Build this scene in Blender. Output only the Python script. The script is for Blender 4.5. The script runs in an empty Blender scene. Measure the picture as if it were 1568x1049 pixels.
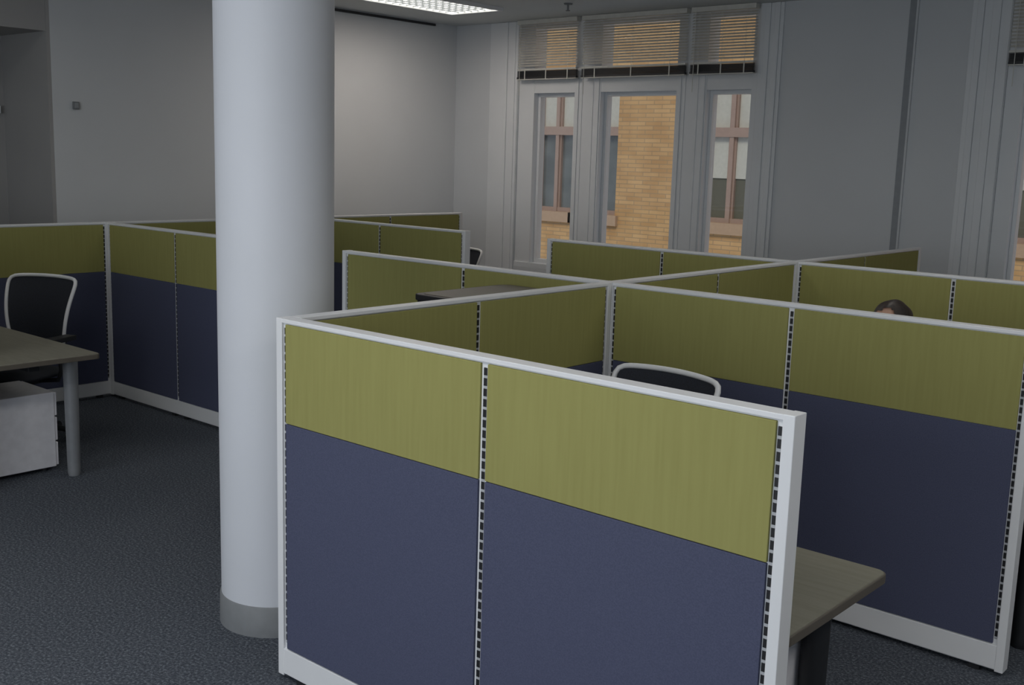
import bpy, bmesh, math
from mathutils import Vector, Matrix
S=bpy.context.scene
COL=S.collection
S.view_settings.view_transform='Standard'
# ---------------------------------------------------------------- materials
def newmat(name):
    m=bpy.data.materials.new(name);m.use_nodes=True
    nt=m.node_tree;b=nt.nodes['Principled BSDF'];return m,nt,b
def N(nt,t,**k):
    n=nt.nodes.new(t)
    for a,v in k.items():setattr(n,a,v)
    return n
def mat(name,c,rough=.6,c2=None,scale=(20,20,20),detail=3,lo=.35,hi=.65,bump=0,bs=None,metal=0,spec=.5):
    m,nt,b=newmat(name);L=nt.links
    b.inputs['Roughness'].default_value=rough;b.inputs['Metallic'].default_value=metal
    b.inputs['Specular IOR Level'].default_value=spec
    if c2 is None:c2=tuple(x*.93 for x in c)
    tc=N(nt,'ShaderNodeTexCoord');mp=N(nt,'ShaderNodeMapping');mp.inputs['Scale'].default_value=scale
    no=N(nt,'ShaderNodeTexNoise');no.inputs['Scale'].default_value=1;no.inputs['Detail'].default_value=detail
    cr=N(nt,'ShaderNodeValToRGB');cr.color_ramp.elements[0].position=lo;cr.color_ramp.elements[1].position=hi
    cr.color_ramp.elements[0].color=(*c2,1);cr.color_ramp.elements[1].color=(*c,1)
    L.new(tc.outputs['Object'],mp.inputs['Vector']);L.new(mp.outputs[0],no.inputs['Vector']);L.new(no.outputs['Fac'],cr.inputs[0]);L.new(cr.outputs[0],b.inputs['Base Color'])
    if bump:
        bp=N(nt,'ShaderNodeBump');bp.inputs['Strength'].default_value=bump;bp.inputs['Distance'].default_value=.002
        L.new(no.outputs['Fac'],bp.inputs['Height']);L.new(bp.outputs[0],b.inputs['Normal'])
    return m
def emis(name,c,s):
    m,nt,b=newmat(name);b.inputs['Base Color'].default_value=(*c,1)
    b.inputs['Emission Color'].default_value=(*c,1);b.inputs['Emission Strength'].default_value=s;return m
WALL=mat('wall_paint',(.62,.64,.66),.8,(.60,.62,.64),(1.5,1.5,1.5))
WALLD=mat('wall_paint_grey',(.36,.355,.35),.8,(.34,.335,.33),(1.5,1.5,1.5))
CEIL=mat('ceiling_paint',(.62,.64,.64),.9,(.60,.62,.62),(2,2,2))
TRIM=mat('trim_paint',(.72,.74,.76),.5,(.70,.72,.74),(3,3,3))
COLM=mat('column_plaster',(.64,.66,.71),.6,(.625,.645,.69),(3,3,3),bump=.15)
RUB=mat('rubber_base',(.20,.21,.22),.6)
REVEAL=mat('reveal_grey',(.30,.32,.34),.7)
GREEN=mat('green_fabric',(.320,.308,.112),.85,(.294,.282,.100),(70,70,4),4,.3,.7,bump=.12,spec=.15)
BLUE=mat('blue_fabric',(.089,.098,.158),.9,(.075,.083,.137),(260,260,260),2,.35,.65,bump=.3,spec=.12)
WHT=mat('white_enamel',(.78,.79,.81),.4,(.76,.77,.79),(5,5,5))
DARK=mat('black_plastic',(.02,.021,.024),.5)
MESH=mat('chair_mesh',(.018,.022,.035),.8,(.010,.012,.018),(300,300,300),1)
LAM=mat('laminate_top',(.215,.205,.165),.45,(.185,.178,.14),(6,60,6),4)
LAME=mat('laminate_edge',(.12,.105,.085),.5)
PEDW=mat('pedestal_white',(.84,.83,.87),.4)
LEGG=mat('leg_grey',(.28,.29,.305),.4,metal=.2)
SLAT=mat('blind_slat',(.66,.65,.60),.6)
STONE=mat('stone_sill',(.48,.33,.22),.8)
WFR=mat('brown_frame',(.38,.27,.22),.6)
BLD=mat('window_shade',(.58,.58,.52),.8)
OLIVE=mat('dim_interior',(.13,.13,.10),.7)
SKIN=mat('skin',(.50,.30,.22),.55,(.46,.27,.19),(20,20,20))
HAIR=mat('dark_hair',(.030,.018,.014),.5,(.010,.007,.006),(90,90,14),bump=.4)
SHIRT=mat('shirt_cloth',(.10,.12,.20),.9)
TROU=mat('trouser_cloth',(.03,.03,.035),.9)
SHOE=mat('shoe_leather',(.015,.012,.01),.4)
LIP=mat('lip',(.40,.14,.12),.5)
EYEW=mat('eye_white',(.8,.8,.78),.3)
def carpet():
    m,nt,b=newmat('carpet');L=nt.links
    tc=N(nt,'ShaderNodeTexCoord')
    v=N(nt,'ShaderNodeTexNoise');v.inputs['Scale'].default_value=95;v.inputs['Detail'].default_value=4;v.inputs['Roughness'].default_value=.75
    cr=N(nt,'ShaderNodeValToRGB');e=cr.color_ramp.elements
    e[0].position=.40;e[0].color=(.048,.055,.070,1);e[1].position=.68;e[1].color=(.23,.255,.29,1)
    k=e.new(.53);k.color=(.096,.107,.128,1)
    L.new(tc.outputs['Object'],v.inputs['Vector']);L.new(v.outputs['Fac'],cr.inputs[0])
    L.new(cr.outputs[0],b.inputs['Base Color'])
    bp=N(nt,'ShaderNodeBump');bp.inputs['Strength'].default_value=.35;bp.inputs['Distance'].default_value=.004
    L.new(v.outputs['Fac'],bp.inputs['Height']);L.new(bp.outputs[0],b.inputs['Normal'])
    b.inputs['Roughness'].default_value=.95;b.inputs['Specular IOR Level'].default_value=.1;return m
CARP=carpet()
def slots():
    m,nt,b=newmat('slotted_standard');L=nt.links
    tc=N(nt,'ShaderNodeTexCoord');sp=N(nt,'ShaderNodeSeparateXYZ');L.new(tc.outputs['Object'],sp.inputs[0])
    a=N(nt,'ShaderNodeMath',operation='MULTIPLY');a.inputs[1].default_value=1/.030;L.new(sp.outputs['Z'],a.inputs[0])
    f=N(nt,'ShaderNodeMath',operation='FRACT');L.new(a.outputs[0],f.inputs[0])
    g=N(nt,'ShaderNodeMath',operation='LESS_THAN');g.inputs[1].default_value=.74;L.new(f.outputs[0],g.inputs[0])
    mx=N(nt,'ShaderNodeMix',data_type='RGBA');mx.inputs[6].default_value=(.42,.43,.45,1);mx.inputs[7].default_value=(.012,.012,.014,1)
    L.new(g.outputs[0],mx.inputs[0]);L.new(mx.outputs[2],b.inputs['Base Color']);b.inputs['Roughness'].default_value=.5;return m
SLOT=slots()
def brick():
    m,nt,b=newmat('tan_brick');L=nt.links
    tc=N(nt,'ShaderNodeTexCoord');sp=N(nt,'ShaderNodeSeparateXYZ');cb=N(nt,'ShaderNodeCombineXYZ')
    L.new(tc.outputs['Object'],sp.inputs[0]);L.new(sp.outputs['X'],cb.inputs[0]);L.new(sp.outputs['Z'],cb.inputs[1])
    bt=N(nt,'ShaderNodeTexBrick');L.new(cb.outputs[0],bt.inputs['Vector'])
    bt.inputs['Scale'].default_value=1;bt.inputs['Brick Width'].default_value=.30;bt.inputs['Row Height'].default_value=.066;bt.inputs['Mortar Size'].default_value=.007
    bt.inputs['Color1'].default_value=(.66,.42,.20,1);bt.inputs['Color2'].default_value=(.54,.32,.14,1);bt.inputs['Mortar'].default_value=(.42,.29,.16,1)
    no=N(nt,'ShaderNodeTexNoise');no.inputs['Scale'].default_value=2.5;L.new(cb.outputs[0],no.inputs['Vector'])
    mx=N(nt,'ShaderNodeMix',data_type='RGBA',blend_type='MULTIPLY');mx.inputs[0].default_value=.5
    L.new(bt.outputs['Color'],mx.inputs[6]);cr=N(nt,'ShaderNodeValToRGB');cr.color_ramp.elements[0].color=(.75,.68,.6,1);cr.color_ramp.elements[0].position=.35;cr.color_ramp.elements[1].position=.65
    L.new(no.outputs['Fac'],cr.inputs[0]);L.new(cr.outputs[0],mx.inputs[7]);L.new(mx.outputs[2],b.inputs['Base Color'])
    b.inputs['Roughness'].default_value=.9;return m
BRK=brick()
def glassm(name,tint=(1,1,1),fac=.05):
    m=bpy.data.materials.new(name);m.use_nodes=True;nt=m.node_tree
    for n in list(nt.nodes):nt.nodes.remove(n)
    o=N(nt,'ShaderNodeOutputMaterial');t=N(nt,'ShaderNodeBsdfTransparent');t.inputs[0].default_value=(*tint,1)
    g=N(nt,'ShaderNodeBsdfGlossy');g.inputs['Roughness'].default_value=.02;mx=N(nt,'ShaderNodeMixShader');mx.inputs[0].default_value=fac
    nt.links.new(t.outputs[0],mx.inputs[1]);nt.links.new(g.outputs[0],mx.inputs[2]);nt.links.new(mx.outputs[0],o.inputs[0]);return m
GLS=glassm('window_glass')
DGL=mat('dark_glass',(.10,.115,.115),.08,(.16,.18,.18),(2,2,3),spec=.8)
LAMP=emis('lamp_lens',(1,.97,.88),3.0)

# ---------------------------------------------------------------- mesh builder
class MB:
    def __init__(s):s.v=[];s.f=[];s.m=[];s.sm=[];s.mats=[]
    def mi(s,m):
        if m not in s.mats:s.mats.append(m)
        return s.mats.index(m)
    def add(s,vs,fs,m,smooth=False,M=None):
        o=len(s.v)
        for p in vs:
            p=Vector(p)
            if M is not None:p=M@p
            s.v.append(tuple(p))
        i=None if callable(m) else s.mi(m)
        for f in fs:
            s.f.append([o+k for k in f]);s.sm.append(smooth)
            if i is None:
                c=sum((Vector(s.v[o+k]) for k in f),Vector())/len(f);s.m.append(s.mi(m(c)))
            else:s.m.append(i)
    def box(s,x0,x1,y0,y1,z0,z1,m,M=None):
        vs=[(x,y,z) for z in(z0,z1) for y in(y0,y1) for x in(x0,x1)]
        s.add(vs,[(0,2,3,1),(4,5,7,6),(0,1,5,4),(2,6,7,3),(0,4,6,2),(1,3,7,5)],m,False,M)
    def slab(s,x0,x1,y0,y1,z0,z1,m,r=.03,n=6):
        """box with rounded vertical corners"""
        P=[]
        for cx,cy,a0 in((x1-r,y1-r,0),(x0+r,y1-r,90),(x0+r,y0+r,180),(x1-r,y0+r,270)):
            for i in range(n+1):
                a=math.radians(a0+90*i/n);P.append((cx+r*math.cos(a),cy+r*math.sin(a)))
        k=len(P);vs=[(x,y,z0) for x,y in P]+[(x,y,z1) for x,y in P]
        s.add(vs,[tuple(range(k-1,-1,-1)),tuple(range(k,2*k))]+[(i,(i+1)%k,k+(i+1)%k,k+i) for i in range(k)],m)
    def lathe(s,cx,cy,prof,m,n=32,M=None):
        vs=[];fs=[]
        for z,r in prof:
            for i in range(n):
                a=2*math.pi*i/n;vs.append((cx+r*math.cos(a),cy+r*math.sin(a),z))
        for j in range(len(prof)-1):
            for i in range(n):
                k=(i+1)%n;fs.append((j*n+i,j*n+k,(j+1)*n+k,(j+1)*n+i))
        s.add(vs,fs,m,True,M)
        s.add(vs[:n],[tuple(range(n-1,-1,-1))],m,False,M);s.add(vs[-n:],[tuple(range(n))],m,False,M)
    def tube(s,pts,r,m,closed=False,n=8,M=None):
        P=[Vector(p) for p in pts];R=r if isinstance(r,(list,tuple)) else [r]*len(P)
        vs=[];fs=[];L=len(P);ref=None
        for i in range(L):
            a=P[(i-1)%L] if (closed or i>0) else P[i];b=P[(i+1)%L] if (closed or i<L-1) else P[i]
            t=(b-a).normalized()
            if ref is None:
                ref=Vector((0,0,1)) if abs(t.z)<.9 else Vector((1,0,0))
            u=(ref-t*ref.dot(t)).normalized();w=t.cross(u);ref=u
            for k in range(n):
                g=2*math.pi*k/n;vs.append(P[i]+(u*math.cos(g)+w*math.sin(g))*R[i])
        for i in range(L if closed else L-1):
            j=(i+1)%L
            for k in range(n):
                q=(k+1)%n;fs.append((i*n+k,i*n+q,j*n+q,j*n+k))
        s.add(vs,fs,m,True,M)
        if not closed:
            s.add(vs[:n],[tuple(range(n-1,-1,-1))],m,False,M);s.add(vs[-n:],[tuple(range(n))],m,False,M)
    def ell(s,c,r,m,M=None,n=20,fn=None,keep=None):
        vs=[];fs=[];K=n//2+1
        for j in range(K+1):
            ph=math.pi*j/K
            for i in range(n):
                a=2*math.pi*i/n;u=Vector((math.sin(ph)*math.cos(a),math.sin(ph)*math.sin(a),math.cos(ph)))
                p=Vector((u.x*r[0],u.y*r[1],u.z*r[2]))
                if fn:p=fn(u,p)
                vs.append(p+Vector(c))
        for j in range(K):
            for i in range(n):
                k=(i+1)%n
                if keep:
                    ph=math.pi*(j+.5)/K;a=2*math.pi*(i+.5)/n
                    if not keep(Vector((math.sin(ph)*math.cos(a),math.sin(ph)*math.sin(a),math.cos(ph)))):continue
                fs.append((j*n+i,(j+1)*n+i,(j+1)*n+k,j*n+k))
        s.add(vs,fs,m,True,M)
    def done(s,name,loc=(0,0,0),rz=0,bevel=0,solid=0):
        me=bpy.data.meshes.new(name);me.from_pydata(s.v,[],s.f)
        for m in s.mats:me.materials.append(m)
        me.polygons.foreach_set('material_index',s.m);me.polygons.foreach_set('use_smooth',s.sm);me.update()
        o=bpy.data.objects.new(name,me);o.location=loc;o.rotation_euler=(0,0,rz);COL.objects.link(o)
        if bevel:
            b=o.modifiers.new('bevel','BEVEL');b.width=bevel;b.segments=2;b.limit_method='ANGLE';b.angle_limit=math.radians(50)
        return o

# ---------------------------------------------------------------- layout
M_=.9144;XF=-2.925;YF=2.2366;XA=-7.4124
Y1=YF+2*M_;Y3=YF+4*M_;Y6=YF+6*M_
ZT=1.282;ZB=.927
XW=-8.43;YW=8.7;ZC=3.19
# ---- room shell
b=MB();b.box(-9.5,3.6,-3.2,9.0,-.1,0,CARP);b.done('floor')
b=MB();b.box(-9.5,3.6,-3.2,9.0,ZC,ZC+.15,CEIL);b.done('ceiling')
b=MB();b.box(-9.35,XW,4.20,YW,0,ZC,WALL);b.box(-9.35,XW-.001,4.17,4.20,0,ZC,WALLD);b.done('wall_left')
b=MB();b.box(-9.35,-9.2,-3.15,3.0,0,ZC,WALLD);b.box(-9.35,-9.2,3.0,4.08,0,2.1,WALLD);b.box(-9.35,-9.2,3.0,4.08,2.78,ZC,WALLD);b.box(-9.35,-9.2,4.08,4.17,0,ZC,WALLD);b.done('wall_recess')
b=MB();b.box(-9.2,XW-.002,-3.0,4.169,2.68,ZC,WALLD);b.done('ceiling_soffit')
b=MB();b.box(3.4,3.55,-3.0,8.7,0,ZC,WALL);b.done('wall_right')
b=MB();b.box(-9.2,-5,-3.15,-3,0,ZC,WALL);b.box(1.5,3.55,-3.15,-3,0,ZC,WALL);b.box(-5,1.5,-3.15,-3,0,.75,WALL);b.box(-5,1.5,-3.15,-3,2.9,ZC,WALL);b.done('wall_back')
b=MB()
for x in(-5,-2.87,-.7,1.45):b.box(x,x+.06,-3.12,-3.02,.75,2.9,TRIM)
b.box(-5,1.51,-3.12,-3.02,.75,.82,TRIM);b.box(-5,1.51,-3.12,-3.02,2.82,2.9,TRIM);b.box(-5.1,1.6,-3.0,-2.94,.70,.75,TRIM);b.done('added_back_window')  # unseen window, added behind the camera to let light in
# window wall
b=MB();Y2=YW+.22
for x0,x1 in((-9.35,-7.54),(-4.81,-2.74),(.3,3.55)):b.box(x0,x1,YW,Y2,0,ZC,WALL)
b.box(-7.54,-4.81,YW,Y2,0,.70,WALL);b.box(-2.74,.3,YW,Y2,0,.70,WALL)
b.done('wall_window')
b=MB()
for y in(3.0,4.03):b.box(-9.33,-9.18,y,y+.05,2.1,2.78,TRIM)
b.box(-9.33,-9.15,2.95,4.12,2.06,2.12,TRIM);b.box(-9.33,-9.18,3.0,4.08,2.74,2.78,TRIM);b.box(-9.28,-9.27,3.05,4.03,2.12,2.74,BLD);b.done('window_3')
def window(x0,x1,pil,name,z0=.70):
    b=MB();ya=YW+.04;yb=YW+.2
    for a,c in pil:
        b.box(a,c,ya-.02,yb,z0,ZC,TRIM)
        if c-a>.28:
            for q0,q1,dp in((.015,.055,.009),(.085,.10,.005),(.22,.235,.005),(.265,.305,.009)):
                b.box(a+q0,a+q1,ya-.02-dp,ya-.02,z0,2.60,TRIM)
    b.box(x0+.001,x1-.001,ya-.016,yb-.002,2.475,2.64,TRIM)
    b.box(x0+.001,x1-.001,ya+.002,yb-.002,3.12,ZC,TRIM)
    b.box(x0+.001,x1-.001,YW+.002,yb-.002,z0,z0+.05,TRIM)
    ps=sorted(pil)
    for (a,c),(d,e) in zip(ps[:-1],ps[1:]):
        for u in(c,d-.03):b.box(u,u+.03,ya+.05,yb-.03,z0+.05,2.475,TRIM)
        b.box(c,d,ya+.052,yb-.032,z0+.05,z0+.09,TRIM);b.box(c,d,ya+.052,yb-.032,2.44,2.475,TRIM)
        b.box(c+.03,d-.03,ya+.085,ya+.089,z0+.09,2.44,GLS);b.box(c,d,ya+.085,ya+.089,2.64,3.12,GLS)
    return b.done(name,bevel=.003)
window(-7.54,-4.81,[(-7.54,-7.34),(-6.82,-6.50),(-5.64,-5.32),(-4.87,-4.81)],'window_1')
window(-2.74,.3,[(-2.74,-2.62),(-2.0,-1.68),(-.8,-.48),(.22,.3)],'window_2')
def casing(xs,name,yd=YW):
    b=MB()
    for x0,x1,d in xs:b.box(x0,x1,yd-d*.35,yd,0,ZC-.002,TRIM)
    x0=min(a[0] for a in xs);x1=max(a[1] for a in xs);b.box(x0-.01,x1+.01,yd-.035,yd-.001,0,.18,TRIM)
    return b.done(name,bevel=.005)
casing([(-7.93,-7.89,.03),(-7.89,-7.72,.045),(-7.72,-7.68,.075),(-7.68,-7.58,.045),(-7.58,-7.545,.03)],'trim_1')
casing([(-4.805,-4.76,.03),(-4.76,-4.71,.06),(-4.71,-4.67,.035),(-4.67,-4.62,.075),(-4.62,-4.585,.05)],'trim_2')
casing([(-3.03,-2.99,.05),(-2.99,-2.94,.075),(-2.94,-2.88,.035),(-2.88,-2.82,.06),(-2.82,-2.745,.03)],'trim_3')
casing([(.305,.36,.03),(.36,.42,.06),(.42,.5,.075)],'trim_4')
b=MB();b.box(-4.57,-3.52,YW-.015,YW,0,.14,TRIM);b.box(-4.57,-3.52,YW-.02,YW,.14,.15,TRIM);b.done('baseboard_back',bevel=.003)
b=MB();b.box(XW,XW+.015,4.17,YW,0,.14,TRIM);b.box(XW,XW+.02,4.17,YW,.14,.15,TRIM);b.done('baseboard_left',bevel=.003)
b=MB();b.box(-3.51,-3.455,YW-.012,YW,0,ZC-.001,REVEAL);b.box(-3.455,-3.44,YW-.02,YW,0,ZC-.001,WALL);b.done('wall_shadow_strip')  # flat grey strip painting the shade of a gap in the wall
b=MB();b.box(XW,XW+.02,5.2,8.36,ZC-.035,ZC-.012,DARK);b.done('ceiling_shadow_strip')  # shade of the gap between wall and ceiling, put in as a black strip
def blind(x0,x1,name):
    b=MB();y=YW-.045
    b.box(x0,x1,y-.03,y+.03,ZC-.045,ZC-.003,SLAT)
    z=ZC-.065
    while z>2.73:
        M=Matrix.Translation((0,y,z))@Matrix.Rotation(math.radians(36),4,'X')
        b.box(x0,x1,-.0145,.0145,-.0008,.0008,SLAT,M);z-=.0255
    b.box(x0,x1,y-.016,y+.016,2.695,2.712,SLAT)
    z=2.69
    while z>2.632:
        b.box(x0,x1,y-.013,y+.013,z-.003,z,DARK);z-=.0055
    b.box(x0,x1,y-.018,y+.018,2.612,2.630,DARK)
    b.box(x0,x1,y-.018,y+.018,2.604,2.611,SLAT)
    n=3
    for i in range(n):
        x=x0+(x1-x0)*(.14+.72*i/(n-1));b.box(x-.0015,x+.0015,y-.017,y-.016,2.61,ZC-.04,SLAT);b.box(x-.006,x+.006,y-.02,y-.018,2.60,2.70,SLAT)
    b.tube([(x0+.05,y-.035,ZC-.04),(x0+.05,y-.035,2.45)],.003,SLAT)
    return b.done(name)
for a,c in((-7.51,-6.75),(-6.69,-5.51),(-5.46,-4.82),(-2.72,-1.9),(-1.85,-.7),(-.65,.28)):blind(a,c,'window_blind')
b=MB();b.box(XW,XW+.02,4.36,4.41,2.10,2.16,RUB);b.box(XW+.02,XW+.026,4.368,4.402,2.108,2.152,REVEAL);b.done('wall_switch',bevel=.003)
b=MB();b.lathe(-6.29,7.9,[(ZC-.01,.035),(ZC,.04)],RUB,20);b.lathe(-6.29,7.9,[(ZC-.06,.008),(ZC-.01,.01)],RUB,12);b.lathe(-6.29,7.9,[(ZC-.066,.02),(ZC-.06,.02)],RUB,12);b.done('fire_sprinkler')
def troffer(x0,x1,y0,y1):
    b=MB();z=ZC
    b.box(x0-.03,x0,y0-.03,y1+.03,z-.03,z,WHT);b.box(x1,x1+.03,y0-.03,y1+.03,z-.03,z,WHT)
    b.box(x0,x1,y0-.03,y0,z-.03,z,WHT);b.box(x0,x1,y1,y1+.03,z-.03,z,WHT)
    b.box(x0,x1,y0,y1,z-.006,z-.001,LAMP)
    nx=7;ny=int(round((y1-y0)/((x1-x0)/nx)))
    for i in range(1,nx):
        x=x0+(x1-x0)*i/nx;b.box(x-.004,x+.004,y0,y1,z-.016,z-.008,REVEAL)
    for j in range(1,ny):
        y=y0+(y1-y0)*j/ny;b.box(x0,x1,y-.004,y+.004,z-.016,z-.008,REVEAL)
    return b.done('ceiling_light')
def area(name,loc,sx,sy,e,c,rot=(0,0,0)):
    l=bpy.data.lights.new(name,'AREA');l.shape='RECTANGLE';l.size=sx;l.size_y=sy;l.energy=e;l.color=c
    o=bpy.data.objects.new(name,l);o.location=loc;o.rotation_euler=rot;COL.objects.link(o);return o
for i,(x,y,e) in enumerate([(-7.33,7.2,11),(-7.33,2.6,.6),(-4.6,5.0,2.5),(-4.6,.2,12),(-1.9,5.0,5),(-1.9,.2,30),(.9,2.4,24),(.9,5.0,4)]):  # first fixture is in view; the others are added out of view for light
    troffer(x-.3,x+.3,y-.6,y+.6)
    area('troffer_and_fill_lamp',(x,y,ZC-.04),.55,1.15,e,(1,.86,.76) if i==0 else (1,.98,.95))
area('back_daylight_fill',(-1.75,-3.3,1.85),6.3,2.0,120,(.88,.94,1),(math.radians(-90),0,math.radians(180)))  # added area lamp acting as daylight through the unseen back window
# ---- column
b=MB();b.lathe(-3.388,2.537,[(.12,.218),(ZC-.001,.218)],COLM,96)
b.lathe(-3.388,2.537,[(0,.226),(.115,.224),(.12,.219)],RUB,96);b.done('round_column')

# ---- partitions
def partition(axis,c,t0,t1,ks,ends=(True,True),name='cubicle_partition'):
    b=MB()
    def bx(a0,a1,h,z0,z1,m,off=0):
        if axis=='x':b.box(a0,a1,c-h+off,c+h+off,z0,z1,m)
        else:b.box(c-h+off,c+h+off,a0,a1,z0,z1,m)
    bx(t0+.004,t1-.004,.019,.02,ZT-.01,WHT)
    bx(t0+.002,t1-.002,.0275,ZT-.014,ZT,WHT)
    bx(t0+.003,t1-.003,.027,.025,.118,WHT)
    if ends[0]:bx(t0,t0+.03,.0285,.018,ZT+.001,WHT)
    if ends[1]:bx(t1-.03,t1,.0285,.018,ZT+.001,WHT)
    n=len(ks)-1
    for i in range(n):
        a=ks[i]+.013;e=ks[i+1]-.013
        if i==0:a=t0+(.046 if ends[0] else .022)
        if i==n-1:e=t1-(.046 if ends[1] else .022)
        bx(a,e,.0265,.122,ZB-.001,BLUE);bx(a,e,.0265,ZB+.001,ZT-.018,GREEN)
        if i==0:bx(a-.013,a-.002,.0205,.14,ZT-.03,SLOT)
        if i==n-1:bx(e+.002,e+.013,.0205,.14,ZT-.03,SLOT)
        else:bx(ks[i+1]-.007,ks[i+1]+.007,.0205,.14,ZT-.03,SLOT)
        for q in(a+.06,e-.06):bx(q-.02,q+.02,.018,0,.03,DARK)
    return b.done(name,bevel=.002)
h=.03
partition('x',YF,XF-.025,XF+2*M_+.025,[XF,XF+M_,XF+2*M_])
partition('y',XF,YF+h,Y1-h,[YF,YF+M_,Y1],(False,True))
partition('x',Y1,XF-2*M_-.025,XF,[XF-2*M_,XF-M_,XF],(True,True))
partition('x',Y1,XF+.001,XF+2*M_+.025,[XF,XF+M_,XF+2*M_],(True,True))
partition('y',XF,Y1+h,Y3-h,[Y1,Y1+M_,Y3],(False,True))
partition('x',Y3,XF-2*M_-.025,XF,[XF-2*M_,XF-M_,XF],(True,True))
partition('x',Y3,XF+.001,XF+3*M_,[XF,XF+M_,XF+2*M_,XF+3*M_],(True,True))
partition('y',XF,Y3+h,Y6+.025,[Y3,Y3+M_,Y6],(False,True))
partition('y',XA,YF-M_,Y1-.001,[YF-M_,YF,YF+M_,Y1],(False,True))
partition('y',XA,Y1+.001,Y6+.025,[Y1,Y1+M_,Y3,Y3+M_,Y6],(True,True))
partition('x',Y1,XA+h,XA+2*M_+.025,[XA,XA+M_,XA+2*M_],(True,True))
partition('x',Y3,XA+h,XA+2*M_+.025,[XA,XA+M_,XA+2*M_],(True,True))
partition('x',YF,XA+.03,XA+2*M_-.02,[XA,XA+M_,XA+2*M_-.02],(False,True))

# ---- desks
def desk(x0,x1,y0,y1,legs,legm,name='desk'):
    b=MB()
    b.slab(x0+.004,x1-.004,y0+.004,y1-.004,.712,.730,LAM,.03)
    b.slab(x0,x1,y0,y1,.700,.727,LAME,.03)
    b.box(x0+.1,x1-.1,(y0+y1)/2-.03,(y0+y1)/2+.03,.655,.70,DARK)
    for x,y in legs:
        b.lathe(x,y,[(0,.030),(.015,.034),(.03,.034),(.66,.040),(.70,.044)],legm,24)
        cx=(y0+y1)/2
        b.box(x-.025,x+.025,min(y,cx),max(y,cx),.66,.70,DARK)
    return b.done(name,bevel=.003)
def pedestal(x0,x1,y0,y1,side,z0=.04,z1=.50,name='mobile_pedestal'):
    b=MB();b.box(x0,x1,y0,y1,z0,z1,PEDW)
    hh=(z1-z0)/3
    yy=y1 if side>0 else y0
    for i in range(3):
        b.box(x0+.006,x1-.006,*( (yy,yy+.016) if side>0 else (yy-.016,yy)),z0+i*hh+.006,z0+(i+1)*hh-.004,PEDW)
        zz=z0+(i+1)*hh-.05
        b.box((x0+x1)/2-.06,(x0+x1)/2+.06,*((yy+.016,yy+.03) if side>0 else (yy-.03,yy-.016)),zz,zz+.015,DARK)
    for x in(x0+.05,x1-.05):
        for y in(y0+.05,y1-.05):b.lathe(x,y,[(0,.018),(z0,.018)],DARK,12)
    return b.done(name,bevel=.004)
desk(XA+.04,-5.43,2.275,2.92,[(-5.71,2.885),(-7.2,2.86)],LEGG)
pedestal(-6.28,-5.86,2.30,2.86,1,.025,.455)
desk(XF+.04,-1.085,2.275,2.885,[(-1.22,2.74),(-2.75,2.74)],DARK)
pedestal(-1.66,-1.26,2.30,2.80,1,.04,.52)
desk(XF+.04,-1.05,Y1+.035,Y1+.64,[(-1.11,Y1+.31),(-2.75,Y1+.5)],DARK)
desk(XA+.04,-5.62,Y3+.035,Y3+.6,[(-5.75,Y3+.48),(-7.2,Y3+.48)],LEGG)
desk(XF-1.8,XF-.65,Y1-.64,Y1-.035,[(XF-1.65,Y1-.5),(XF-.8,Y1-.5)],LEGG)
b=MB();b.box(-3.53,-2.98,3.42,4.02,.06,1.185,DARK);b.slab(-3.55,-2.965,3.40,4.03,1.185,1.212,DARK,.05);b.slab(-3.525,-2.97,3.43,4.02,1.20,1.215,LAME,.05);b.box(-3.50,-3.0,3.45,4.0,0,.06,DARK)
for i in range(4):b.box(-3.50,-3.01,3.405,3.42,.08+i*.27,.34+i*.27,DARK);b.box(-3.31,-3.19,3.39,3.405,.30+i*.27,.315+i*.27,LEGG)
b.done('storage_cabinet',bevel=.004)

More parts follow.
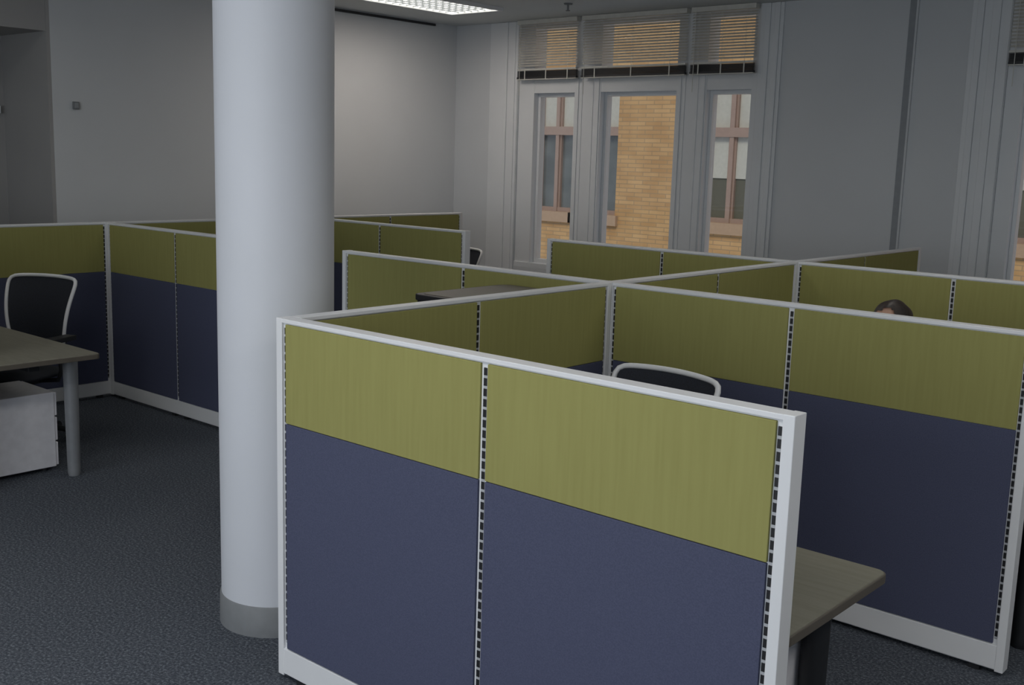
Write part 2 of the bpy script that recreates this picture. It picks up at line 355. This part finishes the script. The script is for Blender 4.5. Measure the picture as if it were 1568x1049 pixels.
# ---- chairs
def chair(loc,rz):
    b=MB()
    for i in range(5):
        a=2*math.pi*i/5+.3;c,s=math.cos(a),math.sin(a)
        b.tube([(0,0,.11),(.12*c,.12*s,.105),(.29*c,.29*s,.075)],[.028,.024,.016],DARK,n=10)
        M=Matrix.Translation((.30*c,.30*s,.030))@Matrix.Rotation(a,4,'Z')@Matrix.Rotation(math.pi/2,4,'X')
        for o in(-.014,.014):b.lathe(0,0,[(o-.009,.026),(o-.007,.030),(o+.007,.030),(o+.009,.026)],DARK,16,M)
        b.tube([(.30*c,.30*s,.03),(.30*c,.30*s,.08)],.008,DARK)
    b.lathe(0,0,[(.07,.035),(.14,.035),(.15,.028),(.28,.026),(.285,.018),(.37,.018)],DARK,20)
    b.box(-.10,.10,-.10,.13,.36,.40,DARK)
    def sq(u,p):
        q=math.hypot(u.x,u.y)
        if q>1e-6:
            x,y=u.x/q,u.y/q;m=q**.45
            d=(abs(x)**4+abs(y)**4)**(-.25)
            X,Y=x*d*m,y*d*m
        else:X=Y=0
        z=u.z
        return Vector((X*.24,Y*.23-.01,z*.032-.02*max(0,-Y-.6)))
    b.ell((0,-.02,.432),(1,1,1),MESH,n=40,fn=sq)
    def B(u,v):
        return Vector((u*(.185+.073*v**.8),.20+.07*v-.050*u*u-.04*math.sin(v*math.pi)+.02,.56+.445*v-.008*u*u*v))
    def bd(a,s=1):
        c,n=math.cos(a),math.sin(a);d=(abs(c)**12+abs(n)**12)**(-1/12)
        return (c*d*s,max(0,.5+.5*n*d*s))
    n=96;R=8;vs=[B(0,.5)];fs=[]
    for j in range(1,R+1):
        for i in range(n):vs.append(B(*bd(2*math.pi*i/n,j/R)))
    for i in range(n):fs.append((0,1+i,1+(i+1)%n))
    for j in range(R-1):
        for i in range(n):
            k=(i+1)%n;fs.append((1+j*n+i,1+(j+1)*n+i,1+(j+1)*n+k,1+j*n+k))
    b.add(vs,fs,MESH,True)
    b.tube([B(*bd(2*math.pi*i/n)) for i in range(n)],.0115,WHT,closed=True,n=10)
    b.tube([(0,.10,.38),(0,.22,.40),(0,.275,.50),(0,.27,.62)],[.022,.022,.02,.016],DARK,n=10)
    b.tube([B(-1,.12)+Vector((0,.01,0)),(-.1,.265,.60),(.1,.265,.60),B(1,.12)+Vector((0,.01,0))],.014,DARK,n=10)
    for s in(-1,1):
        b.tube([(s*.12,.03,.385),(s*.26,.03,.40),(s*.285,.03,.46),(s*.285,.02,.64)],.014,DARK,n=10)
        b.box(s*.285-.04,s*.285+.04,-.13,.13,.64,.67,DARK)
    return b.done('task_chair',loc,rz,bevel=.005)
chair((-2.34,3.40,0),math.radians(-3))
chair((-6.62,3.02,0),math.radians(24))
chair((-6.82,6.92,0),0)
chair((-1.92,5.02,0),0)

# ---- person seated
def skinmesh(vs,es,rad,lev=2):
    me=bpy.data.meshes.new('tmp');bm=bmesh.new();L=bm.verts.layers.skin.verify()
    V=[bm.verts.new(v) for v in vs]
    for i,v in enumerate(V):
        r=rad[i];v[L].radius=(r,r) if not isinstance(r,tuple) else r;v[L].use_root=(i==0)
    for a,c in es:bm.edges.new((V[a],V[c]))
    bm.to_mesh(me);bm.free()
    o=bpy.data.objects.new('tmp',me);COL.objects.link(o)
    o.modifiers.new('s','SKIN').use_smooth_shade=True
    sb=o.modifiers.new('d','SUBSURF');sb.levels=lev;sb.render_levels=lev
    dg=bpy.context.evaluated_depsgraph_get();ev=o.evaluated_get(dg);m2=ev.to_mesh()
    vv=[tuple(v.co) for v in m2.vertices];ff=[tuple(p.vertices) for p in m2.polygons];ev.to_mesh_clear()
    bpy.data.objects.remove(o);return vv,ff
def person(loc,rz):
    b=MB()
    vs=[(0,0,.56),(0,.01,.70),(0,-.01,.86),(0,-.03,.96),(0,-.055,1.02),(0,-.075,1.06),
        (.15,-.03,.945),(.20,-.05,.84),(.235,-.08,.725),(.18,-.22,.755),(.12,-.32,.765),
        (-.15,-.03,.945),(-.20,-.05,.84),(-.235,-.08,.725),(-.18,-.22,.755),(-.12,-.32,.765),
        (.09,-.04,.545),(.12,-.25,.55),(.125,-.44,.53),(.12,-.43,.30),(.115,-.41,.09),(.12,-.52,.04),
        (-.09,-.04,.545),(-.12,-.25,.55),(-.125,-.44,.53),(-.12,-.43,.30),(-.115,-.41,.09),(-.12,-.52,.04)]
    rd=[.12,.11,.125,.085,.048,.045,.062,.048,.040,.034,.025,.062,.048,.040,.034,.025,.082,.075,.058,.052,.036,.03,.082,.075,.058,.052,.036,.03]
    es=[(0,1),(1,2),(2,3),(3,4),(4,5),(3,6),(6,7),(7,8),(8,9),(9,10),(3,11),(11,12),(12,13),(13,14),(14,15),
        (0,16),(16,17),(17,18),(18,19),(19,20),(20,21),(0,22),(22,23),(23,24),(24,25),(25,26),(26,27)]
    v,f=skinmesh(vs,es,rd)
    def mf(c):
        if c.z>1.0:return SKIN
        if c.z<.095:return SHOE
        if c.z<.61 :return TROU
        if c.y<-.30:return SKIN
        return SHIRT
    b.add(v,f,mf,True)
    for s in(-1,1):
        hv=[(s*.12,-.32,.765),(s*.115,-.36,.757),(s*.11,-.40,.755)];hr=[(.025,.02),(.033,.015),(.035,.013)]
        v,f=skinmesh(hv,[(0,1),(1,2)],hr);b.add(v,f,SKIN,True)
        for k,(dx,ln) in enumerate([(-.028,.066),(-.010,.076),(.009,.071),(.027,.055)]):
            x=s*(.11+dx)
            fv=[(x,-.395,.757),(x,-.40-ln*.45,.765),(x,-.40-ln*.8,.756),(x,-.40-ln,.743)]
            v,f=skinmesh(fv,[(0,1),(1,2),(2,3)],[.009,.0085,.0078,.007],1);b.add(v,f,SKIN,True)
        fv=[(s*.095,-.345,.757),(s*.065,-.37,.752),(s*.052,-.40,.746)]
        v,f=skinmesh(fv,[(0,1),(1,2)],[.012,.010,.008],1);b.add(v,f,SKIN,True)
    H=Matrix.Translation((0,-.085,1.085))@Matrix.Rotation(math.radians(-30),4,'Z')@Matrix.Rotation(math.radians(12),4,'X')@Matrix.Translation((0,-.01,.035))
    def hf(u,p):
        x,y,z=p
        if u.z<0:
            x*=1-.30*(-u.z)**1.5
            if u.y>0:y*=1-.35*(-u.z)
        g=math.exp(-((u.x/.16)**2+((u.z+.12)/.22)**2)) if u.y<0 else 0
        y-=.022*g
        for sx in(-1,1):
            e=math.exp(-(((u.x-sx*.40)/.18)**2+((u.z-.05)/.12)**2)) if u.y<0 else 0
            y+=.009*e
        c=math.exp(-((u.x/.3)**2+((u.z+.85)/.2)**2)) if u.y<0 else 0
        y-=.012*c
        return Vector((x,y,z))
    b.ell((0,0,0),(.074,.093,.115),SKIN,H,n=40,fn=hf)
    for sx in(-1,1):
        b.ell((sx*.029,-.078,.006),(.0125,.011,.010),EYEW,H,n=14)
        b.ell((sx*.029,-.088,.006),(.006,.003,.006),HAIR,H,n=10)
        b.tube([(sx*.014,-.092,.024),(sx*.03,-.091,.029),(sx*.046,-.080,.024)],.003,HAIR,M=H)
        b.ell((sx*.075,.008,-.005),(.010,.019,.030),SKIN,H,n=14)
    b.ell((0,-.083,-.055),(.023,.008,.007),LIP,H,n=14)
    def hw(u,p):
        k=1+.018*math.sin(9*math.atan2(u.x,u.z+.2)+3*u.y)
        return p*k
    b.ell((0,.008,.008),(.084,.102,.114),HAIR,H,n=48,fn=hw,keep=lambda u:(u.z>.70+.30*u.x) or (u.y>-.30 and u.z>-.15) or (u.y>.1 and u.z>-.75))
    return b.done('seated_person',loc,rz)
person((-1.93,5.00,0),0)

# ---- opposite brick building
b=MB();F=14.7;wins=[(-12.33,-11.46),(-11.44,-10.57),(-8.98,-8.08),(-8.06,-7.2),(-4.95,-4.1),(-4.08,-3.2),(-.6,.3)]
zs,zt=.93,3.15
b.box(-20,6,F,F+.4,-4,zs-.17,BRK);b.box(-20,6,F,F+.4,zt,8,BRK)
xs=[-20]
for a,c in wins:
    b.box(xs[-1],a,F,F+.4,zs-.17,zt,BRK);xs.append(c)
    b.box(a-.06,c+.06,F-.06,F+.3,zs-.17,zs,STONE)
    y=F+.10;fr=.055
    b.box(a,a+fr,y,y+.1,zs,zt,WFR);b.box(c-fr,c,y,y+.1,zs,zt,WFR)
    mid=(a+c)/2;b.box(mid-.035,mid+.035,y-.02,y+.1,zs,zt,WFR)
    b.box(a,c,y-.03,y+.1,2.22,2.36,WFR);b.box(a,c,y,y+.1,zs,zs+.07,WFR);b.box(a,c,y,y+.1,zt-.07,zt,WFR)
    b.box(a,c,y+.07,y+.08,zs,2.22,OLIVE if a>-10 else DGL);b.box(a,c,y+.07,y+.08,2.36,zt,BLD)
    if a>-10:b.box(a,c,y+.05,y+.06,1.6,2.22,BLD)
    for q0,q1 in((a+fr,mid-.035),(mid+.035,c-fr)):
        b.box(q0,q0+.03,y+.02,y+.1,zs+.07,zt-.07,WFR);b.box(q1-.03,q1,y+.02,y+.1,zs+.07,zt-.07,WFR)
b.box(xs[-1],6,F,F+.4,zs-.17,zt,BRK)
b.done('brick_building')

# ---- world & sun
w=bpy.data.worlds.new('sky');S.world=w;w.use_nodes=True
bg=w.node_tree.nodes['Background'];bg.inputs[0].default_value=(.75,.85,1,1);bg.inputs[1].default_value=.5
l=bpy.data.lights.new('sun','SUN');l.energy=1.2;l.angle=math.radians(20);l.color=(1,.93,.8)
o=bpy.data.objects.new('sun',l);COL.objects.link(o);o.location=(0,0,12)
d=Vector((-.25,.75,-.75));o.rotation_euler=d.to_track_quat('-Z','Y').to_euler()

# ---- camera
f,phi,rho,th,H=1675.45,.1683,.0298,.7129,1.8333
r=Vector((math.cos(th),math.sin(th),0));dd=Vector((-math.sin(th)*math.cos(phi),math.cos(th)*math.cos(phi),-math.sin(phi)))
u=r.cross(dd);r2=math.cos(rho)*r+math.sin(rho)*u;u2=math.cos(rho)*u-math.sin(rho)*r
cam=bpy.data.cameras.new('camera');co=bpy.data.objects.new('camera',cam);COL.objects.link(co)
cam.sensor_width=36;cam.lens=f*36/1568;cam.clip_start=.05
Mx=Matrix((r2,u2,-dd)).transposed().to_4x4();Mx.translation=(0,0,H);co.matrix_world=Mx
S.camera=co
